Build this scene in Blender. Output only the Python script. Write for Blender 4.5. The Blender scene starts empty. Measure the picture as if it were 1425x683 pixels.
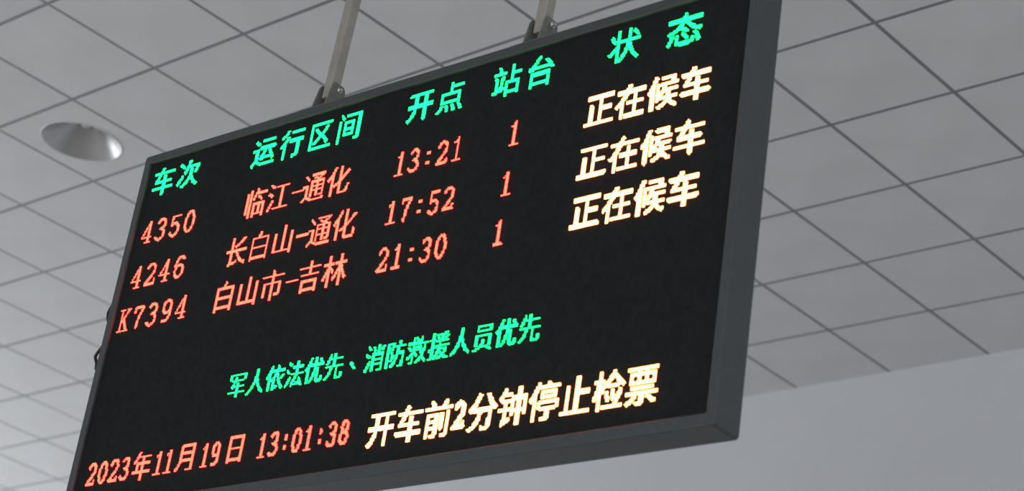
import bpy, bmesh, math, random
import numpy as np
from mathutils import Vector, Matrix

random.seed(4)
S = bpy.context.scene
COL = S.collection

# ------------------------------------------------------------------ camera
CAM_Z = 1.6                                    # eye height above the hall floor
cam_d = bpy.data.cameras.new('camera')
cam_d.sensor_fit = 'HORIZONTAL'; cam_d.sensor_width = 36.0
cam_d.lens = 2920.954 / 1425 * 36.0
cam_d.dof.use_dof = True
cam_d.dof.focus_distance = 6.4
cam_d.dof.aperture_fstop = 3.0
cam_d.clip_start = 0.05
cam = bpy.data.objects.new('camera', cam_d); COL.objects.link(cam)
cam.location = (0, 0, CAM_Z)
cam.rotation_mode = 'XYZ'
cam.rotation_euler = (2.0141985, -0.1389592, 0.7196004)
S.camera = cam

# ------------------------------------------------------------------ view and light
S.view_settings.view_transform = 'Standard'
S.view_settings.look = 'None'
S.view_settings.gamma = 1.0
S.view_settings.use_curve_mapping = False
S.view_settings.exposure = 0.08

W = bpy.data.worlds.new('overcast_sky'); S.world = W; W.use_nodes = True
bg = W.node_tree.nodes['Background']
bg.inputs['Color'].default_value = (0.93, 0.96, 1.0, 1)
bg.inputs['Strength'].default_value = 1.0

ROOM_X0, ROOM_X1, ROOM_Y0, ROOM_Y1 = -16.6, 6.2, -7.0, 8.825
CEIL = CAM_Z + 4.470

def area(name, loc, rot, sx, sy, power, col):
    d = bpy.data.lights.new(name, 'AREA'); d.shape = 'RECTANGLE'; d.size = sx; d.size_y = sy
    d.energy = power; d.color = col
    o = bpy.data.objects.new(name, d); COL.objects.link(o); o.location = loc; o.rotation_euler = rot
    return o
# daylight entering through the tall window bands of the hall
area('window_daylight', (ROOM_X0 + 0.15, 4.9, 2.6), (0, math.radians(-90), 0), 3.6, 6.6, 345, (0.95, 0.97, 1.0))
area('window_daylight', (-5, ROOM_Y0 + 0.15, 2.4), (math.radians(90), 0, 0), 19.0, 3.4, 280, (0.95, 0.97, 1.0))
area('window_daylight', (ROOM_X1 - 0.15, 0.5, 2.6), (0, math.radians(90), 0), 3.6, 13.0, 250, (0.95, 0.97, 1.0))

# ------------------------------------------------------------------ materials
def mat(name, col, rough=0.6, metal=0.0, noise=0.0, nscale=8.0, bump=0.0, bscale=200.0, tint=None, spec=0.5, rand=0.0):
    m = bpy.data.materials.new(name); m.use_nodes = True
    nt = m.node_tree; b = nt.nodes['Principled BSDF']
    b.inputs['Roughness'].default_value = rough; b.inputs['Metallic'].default_value = metal
    b.inputs['Specular IOR Level'].default_value = spec
    b.inputs['Base Color'].default_value = (*col, 1)
    tc = nt.nodes.new('ShaderNodeTexCoord')
    last = None
    if noise > 0:
        n = nt.nodes.new('ShaderNodeTexNoise'); n.inputs['Scale'].default_value = nscale; n.inputs['Detail'].default_value = 5
        nt.links.new(tc.outputs['Object'], n.inputs['Vector'])
        r = nt.nodes.new('ShaderNodeValToRGB')
        r.color_ramp.elements[0].position = 0.3; r.color_ramp.elements[1].position = 0.7
        t = tint or col
        r.color_ramp.elements[0].color = (*[c * (1 - noise) for c in col], 1)
        r.color_ramp.elements[1].color = (*[min(1, c * (1 + noise)) for c in t], 1)
        nt.links.new(n.outputs['Fac'], r.inputs['Fac']); last = r.outputs['Color']
        nt.links.new(last, b.inputs['Base Color'])
    if rand > 0:
        oi = nt.nodes.new('ShaderNodeObjectInfo')
        mr = nt.nodes.new('ShaderNodeMapRange'); mr.inputs['To Min'].default_value = 1 - rand; mr.inputs['To Max'].default_value = 1 + rand
        nt.links.new(oi.outputs['Random'], mr.inputs['Value'])
        vm = nt.nodes.new('ShaderNodeVectorMath'); vm.operation = 'SCALE'
        if last: nt.links.new(last, vm.inputs[0])
        else: vm.inputs[0].default_value = col
        nt.links.new(mr.outputs['Result'], vm.inputs['Scale'])
        nt.links.new(vm.outputs['Vector'], b.inputs['Base Color'])
    if bump > 0:
        n2 = nt.nodes.new('ShaderNodeTexNoise'); n2.inputs['Scale'].default_value = bscale; n2.inputs['Detail'].default_value = 3
        nt.links.new(tc.outputs['Object'], n2.inputs['Vector'])
        bp = nt.nodes.new('ShaderNodeBump'); bp.inputs['Strength'].default_value = bump; bp.inputs['Distance'].default_value = 0.002
        nt.links.new(n2.outputs['Fac'], bp.inputs['Height']); nt.links.new(bp.outputs['Normal'], b.inputs['Normal'])
    return m

def emit(name, col, strength):
    m = bpy.data.materials.new(name); m.use_nodes = True
    nt = m.node_tree; nt.nodes.clear()
    e = nt.nodes.new('ShaderNodeEmission'); e.inputs['Color'].default_value = (*col, 1); e.inputs['Strength'].default_value = strength
    o = nt.nodes.new('ShaderNodeOutputMaterial'); nt.links.new(e.outputs['Emission'], o.inputs['Surface'])
    m.cycles.emission_sampling = 'NONE'
    return m

M = dict(
    tile=mat('mineral_tile', (0.60, 0.595, 0.60), 0.95, noise=0.035, nscale=3.0, bump=0.25, bscale=260, spec=0.15, rand=0.02, tint=(0.59, 0.60, 0.605)),
    bar=mat('grid_bar_grey', (0.185, 0.19, 0.20), 0.6, noise=0.05),
    void=mat('ceiling_void', (0.12, 0.12, 0.12), 0.9, noise=0.1),
    wall=mat('painted_plaster', (0.60, 0.61, 0.635), 0.9, noise=0.02, nscale=1.2, bump=0.15, bscale=90, spec=0.2),
    floor=mat('polished_stone', (0.42, 0.41, 0.39), 0.25, noise=0.12, nscale=5),
    frame=mat('powder_coated_frame', (0.047, 0.055, 0.057), 0.42, noise=0.08, nscale=30, bump=0.1, bscale=600),
    face=mat('display_face', (0.016, 0.018, 0.0182), 0.75, noise=0.15, nscale=60, spec=0.06),
    back=mat('housing_back', (0.10, 0.105, 0.105), 0.5, noise=0.06),
    rod=mat('aged_painted_tube', (0.28, 0.265, 0.235), 0.55, noise=0.10, nscale=12, tint=(0.32, 0.30, 0.265)),
    bracket=mat('bracket_steel', (0.15, 0.155, 0.14), 0.5, metal=0.0, noise=0.15, nscale=40),
    zinc=mat('zinc_bolt', (0.75, 0.75, 0.72), 0.25, metal=1.0, noise=0.05),
    ring=mat('lamp_trim', (0.60, 0.60, 0.61), 0.35, noise=0.03),
    refl=mat('anodised_reflector', (0.56, 0.555, 0.56), 0.36, metal=1.0, noise=0.03, nscale=20),
    bulb=mat('frosted_bulb', (0.55, 0.55, 0.52), 0.4, noise=0.03),
    socket=mat('lamp_socket', (0.03, 0.03, 0.03), 0.5, noise=0.1),
    cable=mat('black_cable', (0.012, 0.012, 0.012), 0.5, noise=0.1),
    winframe=mat('window_frame_paint', (0.6, 0.6, 0.6), 0.5, noise=0.03),
)
LED = dict(
    green=emit('green_led', (0.006, 1.0, 0.135), 6.0),
    red=emit('red_led', (1.0, 0.028, 0.0165), 17.0),
    amber=emit('warm_white_led', (1.0, 0.24, 0.060), 20.0),
)

# ------------------------------------------------------------------ helpers
def add_box(bm, lo, hi):
    vs = [bm.verts.new((x, y, z)) for x in (lo[0], hi[0]) for y in (lo[1], hi[1]) for z in (lo[2], hi[2])]
    for f in ((0,1,3,2),(4,6,7,5),(0,4,5,1),(2,3,7,6),(0,2,6,4),(1,5,7,3)):
        bm.faces.new([vs[i] for i in f])
    return vs

def finish(name, bm, material, parent=None, loc=None, bevel=0.0, segs=2, smooth=False):
    bmesh.ops.recalc_face_normals(bm, faces=bm.faces)
    if bevel > 0:
        es = [e for e in bm.edges if len(e.link_faces) == 2 and e.calc_face_angle(0) > 0.5]
        bmesh.ops.bevel(bm, geom=es, offset=bevel, segments=segs, affect='EDGES', profile=0.6)
    me = bpy.data.meshes.new(name); bm.to_mesh(me); bm.free()
    me.materials.append(material)
    if smooth:
        for p in me.polygons: p.use_smooth = True
    o = bpy.data.objects.new(name, me); COL.objects.link(o)
    if parent: o.parent = parent
    if loc: o.location = loc
    return o

def box(name, lo, hi, material, parent=None, bevel=0.0, segs=2):
    """box whose origin sits at its own centre"""
    c = [(a + b) / 2 for a, b in zip(lo, hi)]
    bm = bmesh.new(); add_box(bm, [a - d for a, d in zip(lo, c)], [b - d for b, d in zip(hi, c)])
    return finish(name, bm, material, parent, c, bevel, segs)

def prism_x(bm, prof, x0, x1):
    """profile in (y, z), extruded along x"""
    a = [bm.verts.new((x0, y, z)) for y, z in prof]; b = [bm.verts.new((x1, y, z)) for y, z in prof]
    n = len(prof); bm.faces.new(a); bm.faces.new(b[::-1])
    for i in range(n): bm.faces.new((a[i], b[i], b[(i+1) % n], a[(i+1) % n]))

def cyl(bm, c, axis, r, h, n=20, r2=None):
    r2 = r if r2 is None else r2
    ax = Vector(axis).normalized(); u = ax.orthogonal().normalized(); v = ax.cross(u)
    A = []; B = []
    for k in range(n):
        t = 2 * math.pi * k / n; d = u * math.cos(t) + v * math.sin(t)
        A.append(bm.verts.new(Vector(c) + d * r)); B.append(bm.verts.new(Vector(c) + ax * h + d * r2))
    bm.faces.new(A); bm.faces.new(B[::-1])
    for k in range(n): bm.faces.new((A[k], A[(k+1) % n], B[(k+1) % n], B[k]))

def tube(bm, pts, r, n=8):
    rings = []
    for i, p in enumerate(pts):
        p = Vector(p); a = Vector(pts[max(i-1, 0)]); b = Vector(pts[min(i+1, len(pts)-1)])
        ax = (b - a).normalized(); u = ax.cross(Vector((0.3, 1, 0.1))).normalized(); v = ax.cross(u)
        rings.append([bm.verts.new(p + u * r * math.cos(2*math.pi*k/n) + v * r * math.sin(2*math.pi*k/n)) for k in range(n)])
    for A, B in zip(rings, rings[1:]):
        for k in range(n): bm.faces.new((A[k], A[(k+1) % n], B[(k+1) % n], B[k]))
    bm.faces.new(rings[0]); bm.faces.new(rings[-1][::-1])

def lathe(bm, prof, n=48):
    """profile (r, z) turned about z, open"""
    rings = [[bm.verts.new((r * math.cos(2*math.pi*k/n), r * math.sin(2*math.pi*k/n), z)) for k in range(n)] for r, z in prof]
    for A, B in zip(rings, rings[1:]):
        for k in range(n): bm.faces.new((A[k], A[(k+1) % n], B[(k+1) % n], B[k]))
    return rings

def empty(name, loc, rz=0, label=None, cat=None, group=None):
    o = bpy.data.objects.new(name, None); COL.objects.link(o); o.location = loc; o.rotation_euler = (0, 0, rz)
    o.empty_display_size = 0.1
    if label: o['label'] = label; o['category'] = cat
    if group: o['group'] = group
    return o

def struct(o): o['kind'] = 'structure'; return o

# ------------------------------------------------------------------ room shell
T = 0.3
struct(box('floor', (ROOM_X0 - T, ROOM_Y0 - T, -0.3), (ROOM_X1 + T, ROOM_Y1 + T, 0), M['floor']))
struct(box('wall_back', (ROOM_X0 - T, ROOM_Y1, 0), (ROOM_X1 + T, ROOM_Y1 + T, CEIL + 0.5), M['wall']))
# left and front walls: sill, head and piers around window bands
SILL, HEAD = 0.8, 4.4
def window_wall(name, axis, at, a0, a1, openings, wn, side):
    bm = bmesh.new()
    def bx(p0, p1, z0, z1):
        if axis == 'y': add_box(bm, (at - T, p0, z0), (at, p1, z1))
        else: add_box(bm, (p0, at - T, z0), (p1, at, z1))
    bx(a0, a1, 0, SILL); bx(a0, a1, HEAD, CEIL + 0.5)
    prev = a0
    for o0, o1 in openings:
        bx(prev, o0, SILL, HEAD); prev = o1
    bx(prev, a1, SILL, HEAD)
    struct(finish(name, bm, M['wall']))
    for k, (o0, o1) in enumerate(openings):
        bm = bmesh.new()
        t = 0.06; zc = (SILL + HEAD) / 2
        def fb(p0, p1, z0, z1):
            if axis == 'y': add_box(bm, (at - T + 0.05, p0, z0), (at - T + 0.12, p1, z1))
            else: add_box(bm, (p0, at - T + 0.05, z0), (p1, at - T + 0.12, z1))
        fb(o0, o1, SILL, SILL + t); fb(o0, o1, HEAD - t, HEAD); fb(o0, o0 + t, SILL + t, HEAD - t); fb(o1 - t, o1, SILL + t, HEAD - t)
        m_ = (o0 + o1) / 2; fb(m_ - t/2, m_ + t/2, SILL + t, HEAD - t)
        struct(finish('window_%d' % (wn + k), bm, M['winframe']))
window_wall('wall_left', 'y', ROOM_X0, ROOM_Y0 - T, ROOM_Y1 + T, [(1.6, 4.6), (5.2, 8.2)], 1, 'left')
window_wall('wall_right', 'y', ROOM_X1 + T, ROOM_Y0 - T, ROOM_Y1, [(-6.2, -2.8), (-2.2, 1.2), (1.8, 5.2)], 8, 'right')
window_wall('wall_front', 'x', ROOM_Y0, ROOM_X0 - T, ROOM_X1 + T, [(-15, -11), (-10, -6), (-5, -1), (0, 4)], 4, 'front')

# ------------------------------------------------------------------ ceiling grid
TX, TY, TS = -12.73294, 6.73066, 0.6
def gx(i): return TS * (i + TX)
def gy(j): return TS * (j + TY)
GAP = 0.0095                                   # half of the reveal between tiles
BX0, BX1, BY0 = gx(-14), gx(22), gy(-17)
ceiling = struct(box('ceiling', (ROOM_X0 - T, ROOM_Y0 - T, CEIL + 0.26), (ROOM_X1 + T, ROOM_Y1 + T, CEIL + 0.5), M['void']))
ceil_c = ceiling.location.copy()
def to_ceil(o):
    o.parent = ceiling; o.matrix_parent_inverse = Matrix.Translation(-ceil_c)

def tile_mesh(sx, sy, name='ceiling_tile'):
    bm = bmesh.new(); hx, hy, e = sx / 2, sy / 2, 0.0006
    lv = []
    for z, s in ((0.0, e), (e, 0.0), (0.016, 0.0)):
        lv.append([bm.verts.new((x * (hx - s), y * (hy - s), z)) for x, y in ((-1,-1),(1,-1),(1,1),(-1,1))])
    bm.faces.new(lv[0][::-1]); bm.faces.new(lv[2])
    for A, B in zip(lv, lv[1:]):
        for k in range(4): bm.faces.new((A[k], A[(k+1) % 4], B[(k+1) % 4], B[k]))
    me = bpy.data.meshes.new(name); bm.to_mesh(me); bm.free(); me.materials.append(M['tile']); return me

R_cam = cam.rotation_euler.to_matrix()
F_PX = 2920.954
def project(p):
    l = R_cam.transposed() @ (Vector(p) - cam.location)
    if l.z > -0.1: return None
    return 712.5 + F_PX * l.x / -l.z, 341.5 - F_PX * l.y / -l.z

YEND = ROOM_Y1                                  # wall line meets the last tile course
DL = (gx(-0.51), gy(1.49))                      # centre of the round downlight
DL_R = 0.197
full = tile_mesh(TS - 2*GAP, TS - 2*GAP)
far_bm = bmesh.new(); count = 0
for i in range(-7 - 7, 31):
    for j in range(-19, 8):
        x0, x1, y0, y1 = gx(i) + GAP, gx(i+1) - GAP, gy(j) + GAP, gy(j+1) - GAP
        x1 = min(x1, ROOM_X1); x0 = max(x0, ROOM_X0)
        y0 = max(y0, ROOM_Y0)
        if j == 7: y1 = YEND
        if x1 - x0 < 0.02 or y1 - y0 < 0.02: continue
        cx, cy = (x0 + x1) / 2, (y0 + y1) / 2
        if i == -1 and j == 1: continue
        q = [project((x, y, CEIL)) for x in (x0, x1) for y in (y0, y1)]
        vis = all(q) and max(a for a, b in q) > -40 and min(a for a, b in q) < 1465 and max(b for a, b in q) > -40 and min(b for a, b in q) < 723
        if vis:
            me = full if abs(x1-x0-TS+2*GAP) < 1e-6 and abs(y1-y0-TS+2*GAP) < 1e-6 else tile_mesh(x1-x0, y1-y0)
            o = bpy.data.objects.new('ceiling_tile', me); COL.objects.link(o)
            o.location = (cx, cy, CEIL + random.uniform(-0.0006, 0.0006))
            o.rotation_euler = (random.uniform(-0.0012, 0.0012), random.uniform(-0.0012, 0.0012), 0)
            to_ceil(o); count += 1
        else:
            add_box(far_bm, (x0, y0, CEIL), (x1, y1, CEIL + 0.016))
o = finish('ceiling_tiles', far_bm, M['tile']); o['kind'] = 'stuff'; to_ceil(o)
print('tiles built singly', count)

# the tile that carries the downlight has a round hole
bm = bmesh.new(); N = 64
cx, cy = gx(-0.5), gy(1.5); h = TS/2 - GAP
def sq(t):
    c, s = math.cos(t), math.sin(t); k = h / max(abs(c), abs(s)); return c*k, s*k
dx, dy = DL[0] - cx, DL[1] - cy
lay = []
for z, outer in ((0, 1), (0.016, 1), (0.016, 0), (0, 0)):
    lay.append([bm.verts.new((*sq(2*math.pi*k/N), z)) if outer else
                bm.verts.new((dx + DL_R*math.cos(2*math.pi*k/N), dy + DL_R*math.sin(2*math.pi*k/N), z)) for k in range(N)])
for a in range(4):
    A, B = lay[a], lay[(a+1) % 4]
    for k in range(N): bm.faces.new((A[k], A[(k+1) % N], B[(k+1) % N], B[k]))
o = finish('ceiling_tile', bm, M['tile'], None, (cx, cy, CEIL)); to_ceil(o)

# exposed tee bars, slightly behind the tile faces
REC = 0.0010
def bar_mesh(L, along):
    bm = bmesh.new(); w = 0.012
    if along == 'y': add_box(bm, (-w, 0, 0), (w, L, 0.0015)); add_box(bm, (-0.002, 0, 0.0015), (0.002, L, 0.035))
    else: add_box(bm, (0, -w, 0), (L, w, 0.0015)); add_box(bm, (0, -0.002, 0.0015), (L, 0.002, 0.035))
    me = bpy.data.meshes.new('grid_bar'); bmesh.ops.recalc_face_normals(bm, faces=bm.faces); bm.to_mesh(me); bm.free(); me.materials.append(M['bar']); return me
my = bar_mesh(ROOM_Y1 - ROOM_Y0, 'y'); mx = bar_mesh(ROOM_X1 - ROOM_X0, 'x')
for i in range(-14, 31):
    if not (ROOM_X0 < gx(i) < ROOM_X1): continue
    o = bpy.data.objects.new('grid_bar', my); COL.objects.link(o); o.location = (gx(i), ROOM_Y0, CEIL + REC); to_ceil(o)
for j in range(-19, 8):
    if not (ROOM_Y0 < gy(j) < ROOM_Y1): continue
    o = bpy.data.objects.new('grid_bar', mx); COL.objects.link(o); o.location = (ROOM_X0, gy(j), CEIL + REC + 0.0002); to_ceil(o)

# ------------------------------------------------------------------ round downlight in its tile
dl = empty('recessed_downlight', (DL[0], DL[1], CEIL), 0,
           'round recessed ceiling downlight with bare silver reflector, unlit, set in one tile', 'ceiling light')
bm = bmesh.new()
lathe(bm, [(DL_R - 0.002, 0.006), (DL_R - 0.004, -0.003), (DL_R + 0.001, -0.0045), (DL_R + 0.003, -0.003), (DL_R + 0.004, 0.0)], 72)
finish('trim_ring', bm, M['ring'], dl, smooth=True)
bm = bmesh.new()
prof = []
for k in range(15):
    t = k / 14
    prof.append(((DL_R - 0.004) * (1 - 0.55 * t), 0.125 * t))
lathe(bm, prof, 72)
finish('reflector', bm, M['refl'], dl, smooth=True)
bm = bmesh.new(); cyl(bm, (0, 0, 0.124), (0, 0, 1), 0.090, 0.08, 40)
finish('lamp_housing', bm, M['socket'], dl)
bm = bmesh.new()
lathe(bm, [(0.0005, 0.082), (0.014, 0.083), (0.024, 0.089), (0.027, 0.098), (0.024, 0.108), (0.017, 0.117), (0.015, 0.126)], 28)
finish('bulb', bm, M['bulb'], dl, smooth=True)

# ------------------------------------------------------------------ hanging display board
YAW = 0.0335
bx_, by_, bz_ = -2.88, 3.6, 1.8 + CAM_Z
board = empty('departure_board', (bx_, by_, bz_), YAW,
              'large dark led departure board with red, green and cream chinese text, hung from the ceiling', 'display board')
X0, X1, Z0, Z1 = -2.385, 0.0268, -0.033, 1.2285      # outer housing
DEP = 0.105
BZ = 0.028
IX0, IX1, IZ0, IZ1 = X0 + BZ, X1 - BZ, 0.0015, Z1 - 0.032
RECESS = 0.010
def frame_bar(name, quad_out, quad_in, lab=None):
    """one mitred frame member: 2 outer and 2 inner corners in (x, z)"""
    bm = bmesh.new()
    (ax, az), (bx2, bz2) = quad_out
    cxm, czm = (X0 + X1) / 2, (Z0 + Z1) / 2; r = 0.011
    d = Vector((bx2 - ax, bz2 - az)).normalized()
    inw = Vector((d.y, -d.x))
    if inw.dot(Vector((cxm - ax, czm - az))) < 0: inw = -inw
    def half(px, pz, dd):                       # half of the rounded corner, from its middle to the straight
        c = Vector((px, pz)) + dd * r + inw * r
        return [tuple(c - (dd * math.sin(t) + inw * math.cos(t)) * r) for t in (math.pi/4, math.pi/6, math.pi/12, 0)]
    outer = half(ax, az, d) + half(bx2, bz2, -d)[::-1]
    poly = outer + list(quad_in[::-1]); n = len(poly)
    F = [bm.verts.new((x, 0.0, z)) for x, z in poly]
    B = [bm.verts.new((x, DEP, z)) for x, z in poly]
    bm.faces.new(F); bm.faces.new(B[::-1])
    for k in range(n): bm.faces.new((F[k], B[k], B[(k+1) % n], F[(k+1) % n]))
    bmesh.ops.recalc_face_normals(bm, faces=bm.faces)
    # soften the front outer and inner edges only
    FO, BO, FI = set(F[:8]), set(B[:8]), set(F[8:])
    es = [e for e in bm.edges if any(e.verts[0] in g and e.verts[1] in g for g in (FO, BO, FI))]
    bmesh.ops.bevel(bm, geom=es, offset=0.0035, segments=3, affect='EDGES', profile=0.5)
    return finish(name, bm, M['frame'], board)
ol, il = [(X0, Z0), (X0, Z1), (X1, Z1), (X1, Z0)], [(IX0, IZ0), (IX0, IZ1), (IX1, IZ1), (IX1, IZ0)]
for k in range(4):
    frame_bar('frame_bar', (ol[k], ol[(k+1) % 4]), (il[k], il[(k+1) % 4]))
box('back_panel', (IX0, DEP - 0.006, IZ0), (IX1, DEP - 0.001, IZ1), M['back'], board)
screen = box('screen', (IX0, RECESS, IZ0), (IX1, RECESS + 0.02, IZ1), M['face'], board)
sc_c = screen.location.copy()

# ------------------------------------------------------------------ lettering: real led domes on one shared dot grid
P = 0.0046
CX, CD, CZ = 2.758, 3.694, -1.8                 # where the board is seen from, in its own frame, for placing the rows
sF = (CD + RECESS) / CD
def tx(x): return CX + (x - CX) * sF
def tz(z): return CZ + (z - CZ) * sF
cu = bpy.data.curves.new('glyph', 'FONT'); cu.resolution_u = 4
fo = bpy.data.objects.new('glyph', cu); COL.objects.link(fo)
cache = {}
def glyph_tris(ch):
    if ch in cache: return cache[ch]
    cu.body = ch; bpy.context.view_layer.update()
    ev = fo.evaluated_get(bpy.context.evaluated_depsgraph_get()); m = ev.to_mesh()
    m.calc_loop_triangles()
    v = np.array([p.co[:2] for p in m.vertices]); t = np.array([l.vertices[:] for l in m.loop_triangles])
    cache[ch] = v[t]; ev.to_mesh_clear(); return cache[ch]
def inside(pts, tris):
    res = np.zeros(len(pts), bool)
    for a, b, c in tris:
        d = (b[0]-a[0])*(c[1]-a[1]) - (b[1]-a[1])*(c[0]-a[0])
        if abs(d) < 1e-12: continue
        px, py = pts[:, 0]-a[0], pts[:, 1]-a[1]
        u = (px*(c[1]-a[1]) - py*(c[0]-a[0])) / d; w = ((b[0]-a[0])*py - (b[1]-a[1])*px) / d
        res |= (u >= -1e-6) & (w >= -1e-6) & (u + w <= 1 + 1e-6)
    return res
def grid_in(x0, x1, z0, z1):
    ks = np.arange(math.floor((x0-IX0)/P), math.ceil((x1-IX0)/P)+1); ls = np.arange(math.floor((z0-IZ0)/P), math.ceil((z1-IZ0)/P)+1)
    K, L = np.meshgrid(ks, ls); return np.stack([(K.ravel()+0.5)*P+IX0, (L.ravel()+0.5)*P+IZ0], 1)
def dots_cjk(ch, x, z, w, h, fat, fatz=None):
    fatz = fat if fatz is None else fatz
    x, z, x1, z1 = tx(x), tz(z), tx(x + w), tz(z + h)
    w, h = x1 - x, z1 - z
    g = grid_in(x, x1, z, z1); tr = glyph_tris(ch); lit = np.zeros(len(g), bool)
    offs = [(0, 0), (fat, 0), (-fat, 0), (0, fatz), (0, -fatz)] if fat or fatz else [(0, 0)]
    for ox, oz in offs:
        q = np.stack([(g[:, 0]+ox-x)/w, (g[:, 1]+oz-z)/h - 0.12], 1); lit |= inside(q, tr)
    return g[lit]

def arc(cx, cy, rx, ry, a0, a1, n=14):
    return [(cx + rx*math.cos(math.radians(a0+(a1-a0)*k/n)), cy + ry*math.sin(math.radians(a0+(a1-a0)*k/n))) for k in range(n+1)]
TH, TN = 1.0, 0.62                               # heavy and thin strokes, in units of the row's stroke half-width
DIG = {
 '0': [(TH, arc(.5,.5,.42,.5,105,255)), (TH, arc(.5,.5,.42,.5,-75,75)), (TN, arc(.5,.5,.42,.5,60,120)), (TN, arc(.5,.5,.42,.5,240,300))],
 '1': [(TH, [(.52,.02),(.52,1)]), (TN, [(.2,.84),(.4,.88),(.52,1)]), (TN, [(.12,0),(.9,0)])],
 '2': [(TH, arc(.48,.74,.40,.26,165,-10)+[(.84,.58),(.5,.32),(.08,.04)]), (TH, [(.08,.02),(.92,.02)]), (TN, [(.92,.0),(.95,.2)])],
 '3': [(TH, arc(.46,.76,.38,.24,150,-75)), (TN, [(.34,.52),(.56,.52)]), (TH, arc(.44,.26,.45,.27,85,-150))],
 '4': [(TN, [(.66,1),(.04,.3)]), (TN, [(.04,.28),(.96,.28)]), (TH, [(.68,.0),(.68,1)]), (TN, [(.42,0),(.92,0)])],
 '5': [(TH, [(.18,.97),(.86,.97)]), (TN, [(.16,.98),(.13,.52)]), (TH, [(.14,.54)]+arc(.45,.3,.44,.31,120,-150))],
 '6': [(TH, [(.86,.88)]+arc(.55,.55,.45,.45,65,180)), (TH, arc(.5,.3,.40,.30,180,-180))],
 '7': [(TH, [(.1,.97),(.92,.97)]), (TN, [(.1,.97),(.08,.78)]), (TH, [(.9,.95),(.58,.5),(.44,.0)])],
 '8': [(TH, arc(.5,.76,.34,.24,0,360)), (TH, arc(.5,.27,.42,.27,0,360))],
 '9': [(TH, arc(.5,.70,.40,.30,0,360)), (TH, [(.9,.7)]+arc(.45,.45,.45,.45,0,-115))],
 'K': [(TH, [(.2,0),(.2,1)]), (TN, [(.9,1),(.24,.44)]), (TH, [(.42,.6),(.86,.02)]), (TN, [(.02,1),(.4,1)]), (TN, [(.02,0),(.4,0)]), (TN, [(.66,1),(1,1)]), (TN, [(.66,0),(1,0)])],
 ':': [(1.1, [(.42,.70),(.58,.70)]), (1.1, [(.42,.22),(.58,.22)])],
 ';': [(1.0, [(.5,.76),(.5,.66)]), (1.0, [(.5,.30),(.5,.20)])],
 '-': [(1.0, [(.0,.5),(1,.5)])],
}
def dots_stroke(ch, x, z, w, h, hw):
    x, z, x1, z1 = tx(x), tz(z), tx(x + w), tz(z + h); w, h = x1-x, z1-z
    g = grid_in(x-.01, x1+.01, z-.01, z1+.01); lit = np.zeros(len(g), bool)
    for k, pts in DIG[ch]:
        r = hw * k
        for a, b in zip(pts, pts[1:]):
            # strokes run inside the glyph box, inset by the half width
            A = np.array([x+hw+a[0]*(w-2*hw), z+hw+a[1]*(h-2*hw)]); B = np.array([x+hw+b[0]*(w-2*hw), z+hw+b[1]*(h-2*hw)])
            d = B-A; t = np.clip(((g-A)@d)/max(d@d, 1e-12), 0, 1); lit |= np.hypot(*(g-(A+t[:, None]*d)).T) <= r
    return g[lit]

RD = 0.46 * P
hexa = [(RD*math.cos(math.pi/3*k), RD*math.sin(math.pi/3*k)) for k in range(6)]
def character(pts, color, label):
    c = pts.mean(0); c = np.array([c[0], c[1]])
    n = len(pts); V = np.zeros((n*13, 3)); Fc = []
    for i, (px, pz) in enumerate(pts):
        b = i*13
        for k, (hx, hz) in enumerate(hexa):
            V[b+k] = (px+hx-c[0], 0, pz+hz-c[1]); V[b+6+k] = (px+hx*0.8-c[0], -0.0022, pz+hz*0.8-c[1])
        V[b+12] = (px-c[0], -0.0030, pz-c[1])
        for k in range(6):
            k2 = (k+1) % 6
            Fc.append((b+k, b+k2, b+6+k2, b+6+k)); Fc.append((b+6+k, b+6+k2, b+12))
    me = bpy.data.meshes.new('lit_character'); me.from_pydata(V.tolist(), [], Fc); me.materials.append(LED[color])
    o = bpy.data.objects.new('lit_character', me); COL.objects.link(o); o.parent = screen
    o.location = (c[0]-sc_c.x, RECESS-sc_c.y, c[1]-sc_c.z)
    o['label'] = label
    return n
CN = {'green': 'green', 'red': 'red', 'amber': 'cream'}
total = 0
def cjk(text, x, p, w, z, h, color, fat, row, fatz=None):
    global total
    for ch in text:
        if ch == '-':
            total += character(dots_stroke('-', x + 0.012*0.5, z + 0.30*h, p*0.5, 0.36*h, 0.0042), color, '%s dash in the %s' % (CN[color], row)); x += p*0.5 ; continue
        if ch == '2':
            total += character(dots_stroke('2', x, z+0.13*h, p*0.47, 0.74*h, 0.0068), color, '%s digit 2 in the %s' % (CN[color], row)); x += p*0.52; continue
        if ch != ' ':
            dx_, dz_ = (0.018, 0.016) if ch == '、' else (0, 0)
            total += character(dots_cjk(ch, x + dx_, z + dz_, w, h, fat, fatz), color, '%s character %s in the %s' % (CN[color], ch, row))
        x += p
def digs(text, x, p, w, z, h, hw, row, color='red'):
    global total
    for ch in text:
        if ch != ' ':
            kind = 'colon' if ch in ':;' else ('letter ' + ch if ch.isalpha() else 'digit ' + ch)
            total += character(dots_stroke(ch, x, z, w, h, hw), color, '%s %s in the %s' % (CN[color], kind, row))
        x += p

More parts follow.
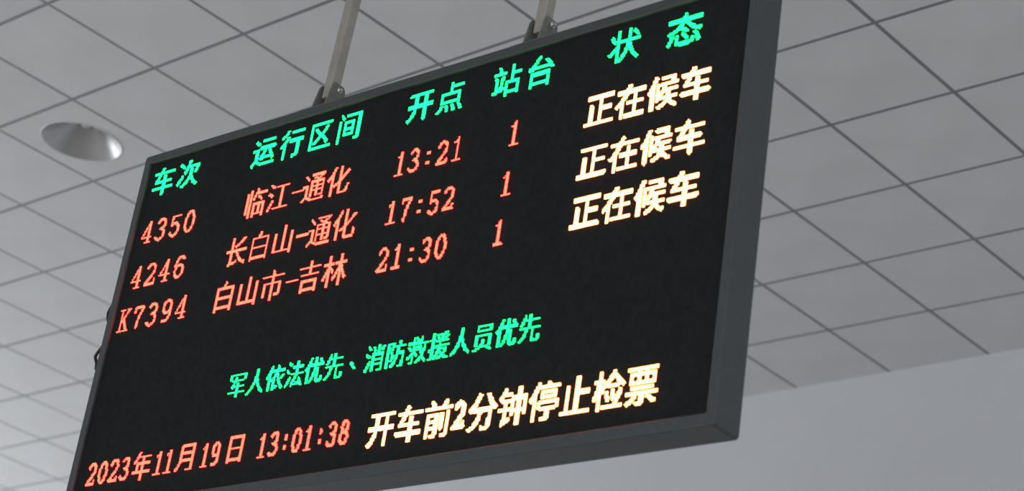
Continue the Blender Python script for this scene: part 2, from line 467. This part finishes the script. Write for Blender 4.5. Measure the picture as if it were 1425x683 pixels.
R1, R2, R3 = 'first train row', 'second train row', 'third train row'
HD = 'green header row'
HZ, HH, HF = 1.060, 0.106, 0.0014
cjk('车次', -2.318, 0.122, 0.108, HZ, HH, 'green', HF, HD)
cjk('运行区间', -1.846, 0.122, 0.106, HZ, HH, 'green', HF, HD)
cjk('开点', -1.193, 0.119, 0.106, HZ, HH, 'green', HF, HD)
cjk('站台', -0.865, 0.122, 0.108, HZ, HH, 'green', HF, HD)
cjk('状', -0.453, 0.122, 0.108, HZ + 0.002, HH, 'green', HF, HD)
cjk('态', -0.262, 0.122, 0.122, HZ - 0.002, HH, 'green', HF, HD)
Z = {1: 0.880, 2: 0.7215, 3: 0.573}
rows = {1: R1, 2: R2, 3: R3}
for n, num, x in ((1, '4350', -2.310), (2, '4246', -2.309), (3, 'K7394', -2.322)):
    digs(num, x, 0.0672, 0.053, Z[n] + 0.009, 0.080, 0.0043, rows[n])
for n, txt, x, p in ((1, '临江-通化', -1.834, 0.1015), (2, '长白山-通化', -1.873, 0.1015), (3, '白山市-吉林', -1.883, 0.1030)):
    cjk(txt, x, p, 0.100, Z[n] - 0.001, 0.106, 'red', 0.0005, rows[n], 0.0)
for n, txt in ((1, '13:21'), (2, '17:52'), (3, '21:30')):
    digs(txt, -1.202, 0.0545, 0.046, Z[n] + 0.011, 0.077, 0.0042, rows[n])
for n in (1, 2, 3):
    digs('1', -0.773, 0.05, 0.044, Z[n] + 0.011, 0.077, 0.0042, rows[n])
    cjk('正在候车', -0.507, 0.1040, 0.102, Z[n] - 0.001, 0.108, 'amber', 0.0024, rows[n], 0.0018)
cjk('军人依法优先、消防救援人员优先', -1.727, 0.0785, 0.077, 0.272, 0.086, 'green', 0.0010, 'small green notice row', 0.0)
DZ, DH = 0.069, 0.075
DR = 'red date and clock row'
digs('2023', -2.296, 0.0515, 0.045, DZ, DH, 0.0046, DR)
cjk('年', -2.087, 0.09, 0.088, DZ - 0.011, 0.098, 'red', 0.0008, DR, 0.0004)
digs('11', -1.990, 0.0460, 0.041, DZ, DH, 0.0046, DR)
cjk('月', -1.892, 0.09, 0.092, DZ - 0.004, 0.094, 'red', 0.0008, DR, 0.0004)
digs('19', -1.787, 0.0455, 0.041, DZ, DH, 0.0046, DR)
cjk('日', -1.686, 0.09, 0.094, DZ - 0.004, 0.096, 'red', 0.0008, DR, 0.0004)
digs('13;01;38', -1.547, 0.0457, 0.041, DZ, DH, 0.0046, DR)
cjk('开车前2分钟停止检票', -1.118, 0.1020, 0.100, 0.043, 0.113, 'amber', 0.0022, 'cream notice row', 0.0014)
bpy.data.objects.remove(fo, do_unlink=True)
print('led dots', total)

# ------------------------------------------------------------------ hanging tubes and their clevis brackets
LEAN = 0.045
def hanger(xl, side):
    """xl: left face of the tube in board space"""
    a = 0.035; y0 = 0.033; y1 = y0 + a; zb = 1.277
    br = 'hanger_bracket'
    base = box(br, (xl - 0.055, 0.008, Z1), (xl + a + 0.060, 0.098, Z1 + 0.007), M['bracket'], board, bevel=0.0015)
    bc = base.location.copy()
    def sub(o): o.parent = base; o.location = o.location - bc; return o
    for s, xx in ((0, xl - 0.016), (1, xl + a + 0.004)):
        bm = bmesh.new()
        prof = [(0.012, Z1 + 0.006), (0.094, Z1 + 0.006), (0.086, Z1 + 0.085), (0.078, Z1 + 0.098), (0.040, Z1 + 0.100), (0.030, Z1 + 0.088)]
        prism_x(bm, [(y, z) for y, z in prof], xx, xx + 0.005)
        sub(finish('cheek_plate', bm, M['bracket'], None, (0, 0, 0), bevel=0.001, segs=1))
    bm = bmesh.new(); zc = Z1 + 0.074
    cyl(bm, (xl - 0.026, 0.055, zc), (1, 0, 0), 0.0045, a + 0.052, 14)
    cyl(bm, (xl + a + 0.009, 0.055, zc), (1, 0, 0), 0.0105, 0.008, 6)
    cyl(bm, (xl + a + 0.017, 0.055, zc), (1, 0, 0), 0.008, 0.003, 6, 0.006)
    cyl(bm, (xl - 0.025, 0.055, zc), (1, 0, 0), 0.0105, 0.008, 6)
    sub(finish('bolt', bm, M['zinc'], None, (0, 0, 0)))
    # tube, leaning slightly back as it climbs to the ceiling
    top = CEIL + 0.2 - bz_
    bm = bmesh.new(); add_box(bm, (0, 0, 0), (a, a, top - zb))
    o = finish('hanging_tube', bm, M['rod'], None, None, bevel=0.003, segs=2)
    o.parent = board; o.location = (xl, y0, zb); o.rotation_euler = (-LEAN, 0, 0)
    # ceiling plate where the tube passes the tiles
    zc2 = CEIL - bz_; sh = (zc2 - zb) * math.tan(LEAN)
    box('ceiling_plate', (xl - 0.04, y0 + sh - 0.04, zc2 - 0.006), (xl + a + 0.04, y0 + sh + a + 0.04, zc2 - 0.0005), M['rod'], board, bevel=0.001)
hanger(-1.618, 0)
hanger(-0.774, 1)

# black lead clipped behind the left edge of the housing
bm = bmesh.new()
Yc = 0.030
tube(bm, [(X0 + 0.002, Yc + 0.02, 0.78), (X0 - 0.018, Yc, 0.730), (X0 - 0.038, Yc, 0.700), (X0 - 0.044, Yc, 0.685), (X0 - 0.040, Yc, 0.665), (X0 - 0.022, Yc, 0.635),
          (X0 - 0.020, Yc, 0.590), (X0 - 0.034, Yc, 0.562), (X0 - 0.050, Yc, 0.546), (X0 - 0.057, Yc, 0.534), (X0 - 0.050, Yc, 0.522), (X0 - 0.041, Yc, 0.508), (X0 - 0.038, Yc, 0.490), (X0 - 0.015, Yc + 0.01, 0.46), (X0 + 0.002, Yc + 0.02, 0.44)], 0.0055)
finish('power_lead', bm, M['cable'], board, smooth=True)
